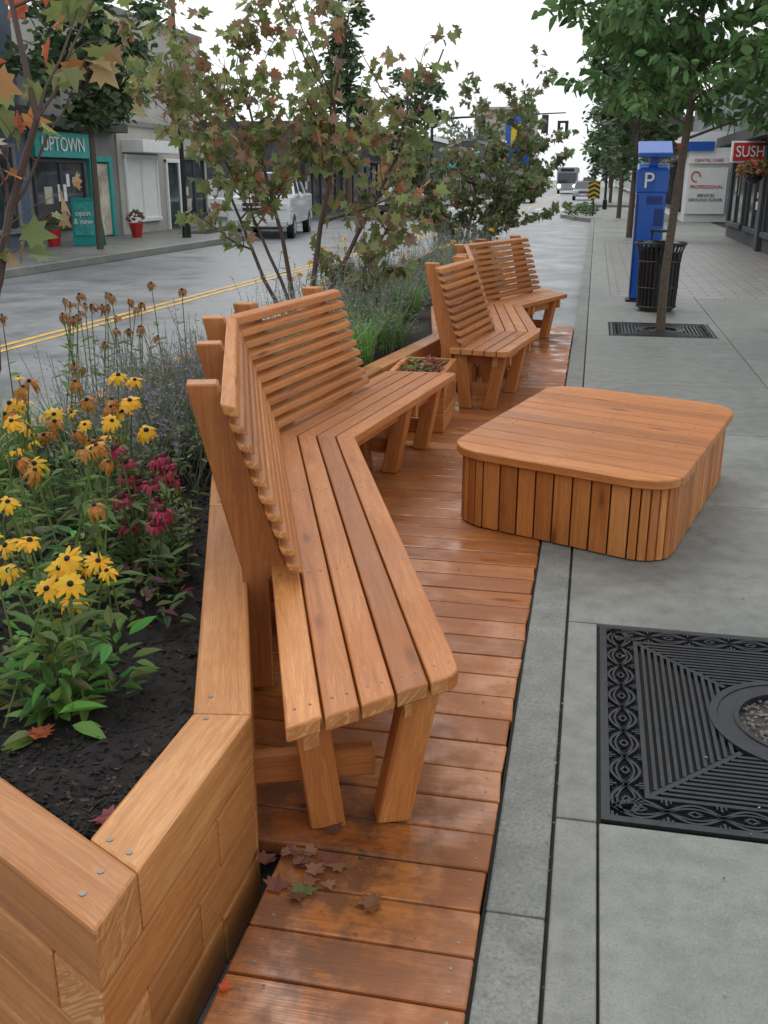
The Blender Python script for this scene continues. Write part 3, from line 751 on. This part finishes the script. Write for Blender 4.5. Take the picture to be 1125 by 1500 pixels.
G1=(.12,.23,.055)
basal(b,V((-1.27,2.0,.3)),75,.092,G1,(.1,.9),.24,SLIM)
basal(b,V((-1.15,2.10,.3)),40,.085,(.12,.24,.05),(.0,.8),.20,SLIM)
basal(b,V((-1.38,2.3,.3)),50,.085,(.14,.26,.06),(.1,.9),.28,SLIM)
basal(b,V((-1.22,1.9,.3)),12,.095,(.16,.30,.06),(-.1,.4),.06)
basal(b,V((-1.42,2.05,.3)),26,.08,(.15,.27,.06),(.1,.9),.18,SLIM)
for i in range(26):
    y=U(2.4,3.5);basal(b,V((cl(y)+U(-.5,.0),y,.3)),16,.075,(.11,.19,.055),(0,.9),.3,SLIM)
b.obj('black_eyed_susan_flowers',[LEAF])
b=B()
for i in range(26):
    y=U(2.65,3.25);x=cl(y)+U(.02,.22);c=V((x-.03,y,U(.50,.76)));base=V((x+U(-.05,.03),y+U(-.05,.1),.3));stem(b,base,c,.003)
    daisy(b,c,V((U(-.3,.3),U(-.4,.1),1)),U(.035,.048),(.38,.03,.075),.75,13,(.09,.02,.015),.36)
    for _ in range(5): leaf(b,base.lerp(c,U(.1,.7)),rdir(-.1,.7),V((0,0,1)),U(.06,.1),SLIM,(.10,.17,.055))
b.obj('purple_coneflowers',[LEAF])
b=B()
def sage(x,y,h,n,spr=.22,pc=(.34,.27,.47),gc=(.25,.31,.20)):
    for _ in range(n):
        d=V((U(-spr,spr),U(-spr,spr),h*U(.6,1)));p=V((x,y,.3))+V((U(-.08,.08),U(-.08,.08),0));q=p+d
        stem(b,p,q,.0018,(.28,.32,.22),.04)
        for k in range(16):
            t=U(.35,1);o=p.lerp(q,t)+rdir()*.012;f=t>.55
            leaf(b,o,rdir(-.1,.9),rdir(),U(.014,.026) if f else U(.03,.05),LONG,pc if f and R()<.6 else gc)
for i in range(26): sage(U(-2.3,-1.75)+.0,U(3.5,5.1),U(.45,.72),14)
for i in range(16):
    y=U(3.6,5.6);sage(xr(y)[1]-U(.08,.4),y,U(.3,.6),12)
for i in range(60):
    y=U(6.3,12.5);e=xr(y);sage(U(e[1]-.95,e[1]-.15),y,U(.45,.85),14,.28,(.40,.36,.45),(.28,.33,.24))
for i in range(30):
    y=U(12.5,17.5);e=xr(y);sage(U(e[0]+.2,e[1]-.1),y,U(.5,.85),12,.28,(.40,.36,.44),(.28,.33,.24))
b.obj('russian_sage_plants',[LEAF])
b=B()
def grass(x,y,h,n,spr,col):
    for _ in range(n):
        a=U(0,6.28);o=V((x+U(-.05,.05),y+U(-.05,.05),.29));out=V((math.cos(a),math.sin(a),0));l=h*U(.6,1.1);s=spr*U(.3,1.1)
        w=out.cross(V((0,0,1)))*U(.003,.005);c=tuple(k*U(.7,1.3) for k in col)
        p1=o+out*s*.35+V((0,0,l*.6));p2=o+out*s+V((0,0,l*U(.65,.95)))
        b.face([o-w,o+w,p1+w*.8,p1-w*.8],c);b.face([p1-w*.8,p1+w*.8,p2],c)
for i in range(12): grass(U(-2.75,-2.2),U(3.1,4.2),.42,70,.3,(.2,.29,.10))
for i in range(10): grass(U(-1.9,-1.5),U(4.0,5.2),.3,60,.25,(.13,.25,.08))
for i in range(34):
    y=U(6.2,10.5);e=xr(y);grass(U(e[1]-.75,e[1]-.15),y,U(.32,.5),70,.30,(.19,.34,.09))
for i in range(16):
    y=U(11,17);e=xr(y);grass(U(e[0]+.2,e[1]-.1),y,.45,45,.28,(.19,.30,.10))
for i in range(14):
    y=U(5,8);grass(U(-2.75,-1.9),y,.3,50,.28,(.13,.21,.08))
b.obj('ornamental_grass',[LEAF])
b=B()
for i in range(50):
    y=U(2.5,3.9);e=xr(y);basal(b,V((e[1]-U(.08,.5),y,.3)),10,.05,random.choice([(.09,.15,.05),(.15,.05,.06),(.19,.28,.08)]),(0,.9),.12)
for i in range(70):
    y=U(4.5,12);e=xr(y);basal(b,V((U(e[0]+.1,e[1]-.3),y,.3)),14,.07,(.11,.20,.06),(0,.9),.22)
for i in range(12): basal(b,V((U(-1.2,-.95),U(6.35,6.75),.33)),14,.06,random.choice([(.16,.30,.07),(.28,.10,.08)]),(0,.9),.08)
for i in range(34): basal(b,V((U(-2.3,-1.5),U(1.9,2.9),.3)),14,.055,(.24,.36,.10),(0,.9),.25,SLIM)
for i in range(24): basal(b,V((U(-1.4,.1),U(45.5,58),0)),22,.22,(.10,.17,.07),(0,.9),.35)
b.obj('ground_cover_plants',[LEAF])
b=B()
for i in range(20):
    x,y=random.gauss(-.61,.06),random.gauss(1.94,.09)
    if x<-.70 or x>-.2: continue
    leaf(b,V((x,y,.004+U(0,.01))),rdir(-.05,.05),V((0,0,1))+rdir()*.25,U(.03,.06),MAPLE,random.choice([(.24,.08,.06),(.28,.12,.07),(.18,.07,.05),(.32,.17,.10)]),U(-.2,.4),U(-.2,.15))
for x,y,c in [(-.40,1.80,(.30,.13,.06)),(-.385,1.81,(.26,.11,.05)),(-.57,1.84,(.16,.2,.07)),(-.9,1.58,(.2,.03,.03)),(-1.24,1.83,(.40,.09,.03)),(-1.22,1.85,(.33,.08,.03))]:
    leaf(b,V((x,y,.006 if x>-.7 else .33)),rdir(-.05,.1),V((0,0,1)),.06,MAPLE,c,.25,.1)
leaf(b,V((-.66,1.5,.006)),V((1,.3,.1)),V((0,0,1)),.03,MAPLE,(.65,.10,.03),.3,.1)
for _ in range(90):
    x,y=U(-.1,1.4),U(1.6,9);leaf(b,V((x,y,.006)),rdir(-.02,.02),V((0,0,1)),U(.005,.013),OVAL,random.choice([(.3,.2,.08),(.35,.33,.3),(.1,.07,.04)]),.05)
for _ in range(140):
    x,y=U(-1.0,-.2),1.4+U(0,1)**2*7;leaf(b,V((x,y,.006)),rdir(-.02,.02),V((0,0,1)),U(.004,.013),OVAL,random.choice([(.2,.12,.05),(.08,.05,.03),(.05,.03,.02)]),.05)
for _ in range(70):
    x,y=random.gauss(-.004,.006),U(1.3,9);leaf(b,V((x,y,.004)),rdir(-.02,.02),V((0,0,1)),U(.006,.014),OVAL,random.choice([(.2,.12,.05),(.08,.07,.04),(.3,.25,.15)]),.05)
b.obj('fallen_leaves',[LEAF])
# ------------------------------------------------------------ buildings
def bld(name,x,y0,y1,h,side,wall,items,mats,depth=9):
    b=B();b.box(min(x,x-side*depth),max(x,x-side*depth),y0,y1,0,h,0)
    for (a,c,z0,z1,o0,o1,mi) in items:
        xa,xb=x+side*o0,x+side*o1;b.box(min(xa,xb),max(xa,xb),a,c,z0,z1,mi,bev=.01 if o1-o0>.05 else 0)
    return b.obj(name,[wall]+mats)
TEAL=simple('teal_paint',(.02,.33,.30),.5,0,.1,3);RED=simple('red_paint',(.45,.02,.02),.5,0,.1,3)
BEIGE=simple('beige_stucco',(.42,.40,.36),.85,0,.12,1.5,.3);BLG=simple('bluegrey_wall',(.10,.14,.20),.8,0,.15,2,.2);DKW=simple('dark_wall',(.06,.06,.065),.8,0,.25,2)
GREY=simple('grey_wall',(.22,.22,.215),.8,0,.15,2);BRN=simple('brown_brick',(.20,.11,.07),.85,0,.25,6);LGT=simple('interior_light',(.5,.45,.35),.8,0,.5,1.5)
GRN=simple('green_awning',(.03,.12,.07),.7,0,.2,3);ORG=simple('orange_wall',(.40,.19,.08),.8,0,.15,2)
BM=[GLASS,WHITE,TEAL,DKW,GREY,LGT,RED,BLUE,BRN,GRN]
def shop(y0,y1,fr=2,z1=2.3,doors=None,glass=1,z0=.45):
    it=[(y0,y1,z0,z1,-.02,.03,glass)]
    nn=max(2,int((y1-y0)/1.4))
    for i in range(nn+1):
        y=y0+(y1-y0)*i/nn;it.append((y-.05,y+.05,z0-.1,z1+.05,.0,.08,fr))
    it+=[(y0-.05,y1+.05,z1,z1+.1,.0,.10,fr),(y0-.05,y1+.05,z0-.12,z0,.0,.12,fr)]
    if glass==1:
        for i in range(int((y1-y0)*1.3)):
            yy=U(y0+.2,y1-.5);zz=U(z0,z1-.6);it.append((yy,yy+U(.15,.5),zz+.02,zz+U(.15,.5),.0,.034+.0007*i,random.choice([2,6,6,4,7,5])))
    return it
bld('blue_grey_shop',-13.8,14,23.2,7,1,BLG,shop(17,22.6,5)+[(14,23.2,2.9,3.25,0,.4,4),(18,19.2,4,5.6,0,.05,1),(20.3,21.5,4,5.6,0,.05,1),(17.9,19.3,3.9,4,0,.1,2),(20.2,21.6,3.9,4,0,.1,2),(14,23.2,6.7,7.05,0,.15,4)],BM)
s=bld('teal_boutique_shop',-13.9,23.22,28.3,4.4,1,GREY,shop(23.6,26.2,4,2.0)+[(26.6,27.6,.05,2.0,0,.05,6),(26.45,26.6,0,2.05,0,.12,3),(27.6,27.78,0,2.05,0,.12,3),(26.45,27.8,2.05,2.2,0,.12,3),(23.5,26.4,2.12,2.75,.02,.22,3),(23.3,28.2,2.85,3.1,0,.5,4),(23.22,28.3,4.2,4.5,0,.12,2)],BM)
text('shop_sign_text','UPTOWN',(-13.66,24.9,2.43),(math.pi/2,0,math.pi/2),.5,WHITE,s)
bld('beige_two_storey_building',-13.85,28.32,35.3,6.2,1,BEIGE,shop(28.7,30.9,2,2.2,glass=2)+[(28.6,31.2,2.35,2.7,0,.7,2),(31.7,32.6,.05,2.1,.0,.05,1),(31.6,31.7,0,2.2,0,.09,2),(32.6,32.7,0,2.2,0,.09,2),(31.6,32.7,2.1,2.22,0,.1,2)]+shop(33,34.9,4,2.2)+[(28.32,35.3,3.1,3.25,0,.12,5),(29.5,30.6,3.9,5.2,0,.04,1),(32.6,33.7,3.9,5.2,0,.04,1),(29.4,30.7,3.8,3.9,0,.1,2),(32.5,33.8,3.8,3.9,0,.1,2),(28.32,35.3,6.05,6.25,-.0,.1,5)],BM)
y=44;i=0
walls=[DKW,BRN,GREY,ORG,DKW,BEIGE,BRN,GREY]
while y<150:
    w=U(7,11);h=U(3.6,4.8) if y<100 else U(4,7);mi=random.choice([3,4,7,10,8,9])
    it=shop(y+.5,y+w-.5,random.choice([2,4,5]),2.3)+[(y+.2,y+w-.2,2.55,3.15,.02,.2,mi),(y,y+w-.05,h-.25,h+.05,0,.15,random.choice([2,4,5])),(y+.3,y+w-.3,2.4,2.5,0,1.1,random.choice([4,10,9]))]
    if y<58 or y>68: bld('shop_building',-12.9,y,y+w-.05,h,1,walls[i%8],it,BM)
    y+=w;i+=1
YLW=simple('yellow_panel',(.65,.45,.03),.6)
b=B();b.box(-18,-9.6,152,165,0,11,0);b.box(-13.4,-9.7,151.6,151.98,3.5,10.5,1);b.box(-12.6,-10.6,151.4,151.58,6,9,2)
b.box(-18.2,-9.4,151.5,165,11,11.4,0);b.obj('blue_store_building',[BEIGE,BLUE,YLW])
m,nt,bs=newmat('grey_siding');oc=N(nt,'ShaderNodeTexCoord').outputs['Object'];wv=N(nt,'ShaderNodeTexWave',wave_type='BANDS',bands_direction='Z',wave_profile='SAW');wv.inputs['Scale'].default_value=1.6
L(nt,oc,wv.inputs[0]);L(nt,ramp(nt,wv.outputs['Fac'],[(0,(.06,.065,.07)),(.15,(.14,.15,.16)),(1,(.17,.18,.19))]),bs.inputs['Base Color']);bump(nt,bs,wv.outputs['Fac'],.6,.02)
SIDING=m
s=bld('sushi_restaurant',3.85,15,31.4,4.4,-1,SIDING,shop(16,20,4,2.1)+shop(20.8,24.5,4,2.1)+shop(25.2,27.5,4,2.1)+shop(28.2,31,4,2.1)+[(15,31.4,2.45,2.7,0,.55,4),(15,31.4,0,.3,0,.03,4),(24.7,25.1,0,2.45,.0,.15,4),(15,31.4,4.35,4.6,-.05,.2,4),(16,19,3.2,3.9,0,.05,1)],BM)
b=B();b.box(2.98,3.85,25.0,25.15,1.95,2.42,0,.01);b.box(3.02,3.83,24.97,24.998,1.99,2.38,1);b.box(3.6,3.85,25.05,25.1,2.42,2.7,2)
sg=b.obj('sushi_sign',[WHITE,RED,BLACK]);text('sushi_text','SUSHI',(3.42,24.95,2.18),(math.pi/2,0,0),.34,WHITE,sg,.01,.8)
s=bld('white_professional_building',3.4,41.6,58,3.3,-1,WHITE,shop(43,57,4,2.3)+[(41.6,58,2.6,2.9,0,.5,7)],BM)
b=B();b.box(3.42,4.9,41.45,41.58,.3,2.0,0,.01);b.box(3.42,4.9,41.4,41.58,2.15,2.4,1,.01);b.box(3.2,4.3,41.42,41.58,2.62,2.95,2,.01)
sg=b.obj('professional_sign',[WHITE,WHITE,BLUE])
text('sign_text','PROFESSIONAL',(4.15,41.44,1.3),(math.pi/2,0,0),.18,RED,sg);text('sign_text_2','SERVICES\nGROUND FLOOR',(4.15,41.44,.9),(math.pi/2,0,0),.16,DKW,sg);text('sign_text_3','DENTAL CARE',(4.15,41.39,2.27),(math.pi/2,0,0),.16,RED,sg)
b=B()
b.tube([(3.72+.16*math.cos(t/16*5),41.43,1.68+.18*math.sin(t/16*5)) for t in range(17)],.022,6);b.obj('sign_emblem',[RED],sg)
b=B();b.box(5,14,34,60,0,5.2,0);b.prism([(4.6,34,5.2),(14.4,34,5.2),(9.5,34,7.6)],(0,26,0),1,bev=0,col=(1,1,1));b.box(6,7.2,33.96,34.02,2.4,4,2);b.box(8,9.2,33.96,34.02,2.4,4,2);b.obj('grey_sided_house',[SIDING,DKW,GLASS])
y=70
while y<200:
    w=U(8,13);h=U(4,7);bld('shop_building',3.6,y,y+w-.05,h,-1,random.choice(walls),shop(y+.5,y+w-.5,2)+[(y+.2,y+w-.2,2.55,3.1,.02,.2,random.choice([3,4,7,8]))],BM);y+=w
b=B();b.tube([(3.8,23.6,2.3),(3.3,23.6,2.3)],.015,6,0);b.tube([(3.32,23.6,2.3),(3.32,23.6,2.05)],.006,4,0);b.tube([(3.32,23.6,1.5),(3.32,23.6,1.58),(3.32,23.6,1.73)],[.07,.18,.24],12,0)
for _ in range(380):
    d=rdir(-.5,1);leaf(b,V((3.32,23.6,1.78))+V((d.x*.32,d.y*.32,d.z*.22)),rdir(-1,.4),rdir(0,1),.09,OVAL,random.choice([(.08,.15,.04),(.1,.17,.04),(.5,.05,.1),(.55,.22,.06)]),mat=1)
b.obj('hanging_flower_basket',[BLACK,LEAF])
b=B()
b.prism([(-12.9,23.5,0),(-12.2,23.5,0),(-12.2,23.6,1.15),(-12.9,23.6,1.15)],(0,.03,0),0,bev=.005,col=(1,1,1));b.prism([(-12.9,23.9,0),(-12.2,23.9,0),(-12.2,23.66,1.15),(-12.9,23.66,1.15)],(0,.03,0),0,bev=.005,col=(1,1,1))
b.prism([(-12.82,23.49,.25),(-12.28,23.49,.25),(-12.28,23.575,1.05),(-12.82,23.575,1.05)],(0,-.006,0),1,bev=0,col=(1,1,1))
sg=b.obj('sandwich_board_sign',[TEAL,simple('teal_chalk',(.06,.38,.36),.7,0,.3,9)]);text('board_text','open\n& new',(-12.55,23.47,.68),(math.radians(84),0,0),.2,WHITE,sg)
for x,y in ((-13.2,23.1),(-12.9,27.2)):
    b=B();b.tube([(x,y,0),(x,y,.35),(x,y,.4)],[.13,.2,.21],12,0)
    for _ in range(160):
        d=rdir(-.2,1);leaf(b,V((x,y,.5))+d*.22,rdir(-.5,.8),rdir(0,1),.1,OVAL,random.choice([(.08,.14,.04),(.1,.17,.05),(.4,.05,.06)]),mat=1)
    b.obj('potted_plant',[RED,LEAF])
def lamp(x,y,h):
    b=B();b.tube([(x,y,0),(x,y,.5),(x,y,.55),(x,y,h)],[.13,.12,.07,.05],10,0);b.tube([(x,y,h-.3),(x+.8,y,h+.2),(x+1.4,y,h+.2)],.03,6,0);b.box(x+1.2,x+1.9,y-.12,y+.12,h+.12,h+.26,0,.02)
    b.tube([(x,y,h*.52),(x,y,h*.52+.02)],.12,8);b.obj('street_lamp',[BLACK])
lamp(-11.5,27.5,7);lamp(-10.3,56,7);lamp(.5,58,7.5)
b=B();b.tube([(-10.2,64,0),(-10.2,64,5.6)],[.13,.08],8);b.tube([(-10.2,64,5.1),(-2.1,64,5.35)],[.07,.035],6)
b.box(-3.5,-3.1,63.85,64.1,4.2,5.25,0,.03);b.box(-7.3,-6.9,63.85,64.1,4.2,5.2,0,.03);b.box(-2.55,-1.9,63.8,63.9,4.1,4.9,0)
for z in (5.0,4.72,4.44):
    for x in (-3.3,-7.1): b.tube([(x,63.84,z),(x,63.8,z)],.11,10,1 if z>4.9 else 2)
b.box(-2.36,-2.1,63.78,63.8,4.3,4.75,3)
b.obj('traffic_signal',[BLACK,simple('unlit_red_lens',(.12,.01,.01),.3),DKW,simple('walk_lamp',(.8,.8,.8),.4,emit=((1,1,1),1.0))])
b=B();b.tube([(-.1,47,0),(-.1,47,1.5)],.03,6,0)
b.box(-.36,.16,46.93,46.96,.75,1.5,1,.0)
for k in range(4):
    z=.75+k*.2
    b.prism([(-.36,46.925,z),(-.1,46.925,min(z+.13,1.5)),(-.1,46.925,min(z+.23,1.5)),(-.36,46.925,z+.1)],(0,-.004,0),0,bev=0,col=(1,1,1))
    b.prism([(.16,46.925,z),(-.1,46.925,min(z+.13,1.5)),(-.1,46.925,min(z+.23,1.5)),(.16,46.925,z+.1)],(0,-.004,0),0,bev=0,col=(1,1,1))
b.obj('chevron_warning_sign',[BLACK,YLW])
# ------------------------------------------------------------ vehicles
TYRE=simple('tyre',(.02,.02,.02),.8);HL=simple('headlight_glass',(.7,.7,.7),.15);CHR=simple('chrome',(.5,.5,.5),.2,1);CG=simple('car_glass',(.02,.025,.03),.05,0,0,1,0,0,.9)
RIM=simple('wheel_rim',(.35,.35,.36),.3,.8);TL=simple('tail_light',(.4,.01,.01),.3)
def car(name,x,y,ang,paint,Lc=4.6,W=1.85,H=1.7,kind='suv'):
    b=B();hl=Lc/2;hood=.62*H
    if kind=='suv': prof=[(-hl,.35),(-hl+.02,.8),(-hl+.1,hood-.05),(-hl+1.15,hood+.02),(hl-.15,hood+.06),(hl,.9),(hl,.35)];gh=[(-hl+1.0,hood),(-hl+1.75,H),(hl-.55,H-.02),(hl-.1,hood+.04)]
    elif kind=='pickup': prof=[(-hl,.4),(-hl+.02,.95),(-hl+.12,hood+.08),(-hl+1.4,hood+.12),(hl,hood+.1),(hl,.4)];gh=[(-hl+1.3,hood+.08),(-hl+1.95,H),(-hl+3.6,H),(-hl+3.9,hood+.1)]
    else: prof=[(-hl,.3),(-hl+.02,.62),(-hl+.2,hood-.1),(-hl+1.3,hood),(hl-.9,hood+.04),(hl-.05,hood-.05),(hl,.3)];gh=[(-hl+1.15,hood-.02),(-hl+1.95,H),(hl-1.5,H),(hl-.6,hood)]
    ca,sa=math.cos(ang),math.sin(ang)
    def T(l,w,z): return (x+w*ca-l*sa, y+w*sa+l*ca, z-.15)
    ext=V(T(0,W,0))-V(T(0,0,0))
    b.prism([T(l,-W/2,z) for l,z in prof],ext,0,bev=.07,seg=3,col=(1,1,1))
    wi,wt=W/2-.06,W/2-.24
    lo_=[T(gh[0][0],-wi,gh[0][1]),T(gh[3][0],-wi,gh[3][1]),T(gh[3][0],wi,gh[3][1]),T(gh[0][0],wi,gh[0][1])]
    hi=[T(gh[1][0],-wt,gh[1][1]),T(gh[2][0],-wt,gh[2][1]),T(gh[2][0],wt,gh[2][1]),T(gh[1][0],wt,gh[1][1])]
    for k in range(4): b.face([lo_[k],lo_[(k+1)%4],hi[(k+1)%4],hi[k]],mat=1)
    rf=[V(p)+V((0,0,-.01)) for p in hi];b.prism(rf,(0,0,.06),0,bev=.025,seg=2,col=(1,1,1))
    for k in range(4): b.tube([lo_[k],V(hi[k])+V((0,0,.01))],.045,6,0)
    for w in (-1,1):
        m0=V(T((gh[0][0]+gh[3][0])/2,w*wi,hood));m1=V(T((gh[1][0]+gh[2][0])/2,w*wt,H-.02));b.tube([m0,m1],.04,6,0)
        b.tube([T(gh[0][0]+.35,w*(W/2-.02),hood+.05),T(gh[0][0]+.3,w*(W/2+.12),hood+.1)],[.03,.1],8,0)
        for l in (-hl+.85,hl-.9):
            c0=V(T(l,w*(W/2-.2),.34));c1=V(T(l,w*(W/2+.01),.34));c2=V(T(l,w*(W/2+.02),.34))
            b.tube([c0,c1],.39,18,3);b.tube([c0,c1+(c2-c1)*.4],.335,18,4);b.tube([c1,c2],.21,12,5)
        for (l0,mt) in ((-hl-.015,2),(hl-.03,6)):
            a,c=sorted((w*(W/2-.48),w*(W/2-.1)));z0=hood-.32
            b.prism([T(l0,a,z0),T(l0,c,z0),T(l0,c,z0+.2),T(l0,a,z0+.2)],V(T(.05,0,0))-V(T(0,0,0)),mt,bev=.015,col=(1,1,1))
    z0=hood-.36
    b.prism([T(-hl-.012,-W/2+.5,z0),T(-hl-.012,W/2-.5,z0),T(-hl-.012,W/2-.5,z0+.24),T(-hl-.012,-W/2+.5,z0+.24)],V(T(.05,0,0))-V(T(0,0,0)),3,bev=.01,col=(1,1,1))
    b.prism([T(-hl-.03,-W/2+.48,z0+.1),T(-hl-.03,W/2-.48,z0+.1),T(-hl-.03,W/2-.48,z0+.14),T(-hl-.03,-W/2+.48,z0+.14)],V(T(.05,0,0))-V(T(0,0,0)),7,bev=.01,col=(1,1,1))
    b.prism([T(-hl-.05,-W/2+.08,.35),T(-hl-.05,W/2-.08,.35),T(-hl-.05,W/2-.08,.55),T(-hl-.05,-W/2+.08,.55)],V(T(.1,0,0))-V(T(0,0,0)),0 if kind!='pickup' else 7,bev=.03,seg=2,col=(1,1,1))
    b.prism([T(-hl-.055,-.25,.40),T(-hl-.055,.25,.40),T(-hl-.055,.25,.52),T(-hl-.055,-.25,.52)],V(T(.03,0,0))-V(T(0,0,0)),8,bev=0,col=(1,1,1))
    return b.obj(name,[paint,CG,HL,BLACK,TYRE,RIM,TL,CHR,WHITE])
CW=simple('white_car_paint',(.66,.67,.68),.3,0,0,1,0,.6);CS=simple('silver_car_paint',(.38,.40,.42),.3,.4,0,1,0,.6);CR=simple('red_car_paint',(.35,.02,.03),.3,0,0,1,0,.6);CY=simple('yellow_car_paint',(.6,.38,.03),.35,0,0,1,0,.5)
car('white_pickup_truck',-10.4,32.2,.15,CW,5.4,1.95,1.9,'pickup')
car('silver_suv',-13.2,37.2,.7,CS,4.6,1.85,1.7,'suv')
car('parked_car',-9.0,48,0,DKW,4.6,1.8,1.5,'sedan')
car('red_car',-5.6,80,0,CR,4.5,1.8,1.5,'sedan')
car('yellow_taxi',-.9,131,math.pi,CY,4.6,1.9,1.9,'suv')
car('parked_car',-1.1,92,0,CS,4.5,1.8,1.5,'sedan')
b=B();x,y=-3.6,128
b.prism([(x-1.25,y,.25),(x+1.25,y,.25),(x+1.25,y,2.95),(x-1.25,y,2.95)],(0,11,0),0,bev=.1,seg=2,col=(1,1,1));b.box(x-1.1,x+1.1,y-.03,y+.05,1.1,2.3,1);b.box(x-.8,x+.8,y-.04,y+.05,2.45,2.8,2)
for s in (-1,1):
    b.tube([(x+s*.95,y-.02,.75),(x+s*.95,y-.08,.75)],.2,10,3);b.tube([(x+s*1.2,y+2,.3),(x+s*.9,y+2,.3)],.45,14,2)
    b.box(x+s*1.26-.01,x+s*1.26+.01,y+.6,y+10.5,1.2,2.3,1)
b.obj('bus',[simple('bus_paint',(.35,.36,.38),.4),CG,BLACK,simple('bus_headlight',(1,1,.9),.3,emit=((1,.9,.7),9))])
# ------------------------------------------------------------ world, light, camera
w=bpy.data.worlds.new('World');scene.world=w;w.use_nodes=True;nt=w.node_tree;nt.nodes.clear()
sky=N(nt,'ShaderNodeTexSky',sky_type='NISHITA');sky.sun_disc=False;sky.sun_elevation=math.radians(55);sky.sun_rotation=math.radians(-35);sky.dust_density=4;sky.air_density=1.5
hs=N(nt,'ShaderNodeHueSaturation');hs.inputs['Saturation'].default_value=.15;L(nt,sky.outputs[0],hs.inputs['Color'])
b1=N(nt,'ShaderNodeBackground');b1.inputs[1].default_value=.05;L(nt,hs.outputs[0],b1.inputs[0])
b2=N(nt,'ShaderNodeBackground');b2.inputs[0].default_value=(.93,.97,1,1);b2.inputs[1].default_value=.95
ad=N(nt,'ShaderNodeAddShader');L(nt,b1.outputs[0],ad.inputs[0]);L(nt,b2.outputs[0],ad.inputs[1])
ow=N(nt,'ShaderNodeOutputWorld');L(nt,ad.outputs[0],ow.inputs[0])
sl=bpy.data.lights.new('sun','SUN');sl.energy=.7;sl.angle=math.radians(30);sl.color=(1,.98,.95)
so=bpy.data.objects.new('sun',sl);bpy.context.collection.objects.link(so)
az=math.radians(-35);el=math.radians(55);sd_=V((math.sin(az)*math.cos(el),math.cos(az)*math.cos(el),math.sin(el)))
so.rotation_euler=sd_.to_track_quat('Z','Y').to_euler()
cam=bpy.data.cameras.new('camera');co=bpy.data.objects.new('camera',cam);bpy.context.collection.objects.link(co);scene.camera=co
th=math.atan(.3413);ps_=math.radians(11.68)
r=V((math.cos(ps_),math.sin(ps_),0));h=V((-math.sin(ps_),math.cos(ps_),0));f=h*math.cos(th)-V((0,0,1))*math.sin(th);u=r.cross(f)
co.matrix_world=Matrix(((r.x,u.x,-f.x,0),(r.y,u.y,-f.y,0),(r.z,u.z,-f.z,1.6),(0,0,0,1)))
cam.sensor_fit='VERTICAL';cam.sensor_height=36;cam.lens=36*1430/1500;cam.clip_end=3000;cam.clip_start=.05
scene.view_settings.view_transform='Standard';scene.view_settings.look='None';scene.view_settings.exposure=0
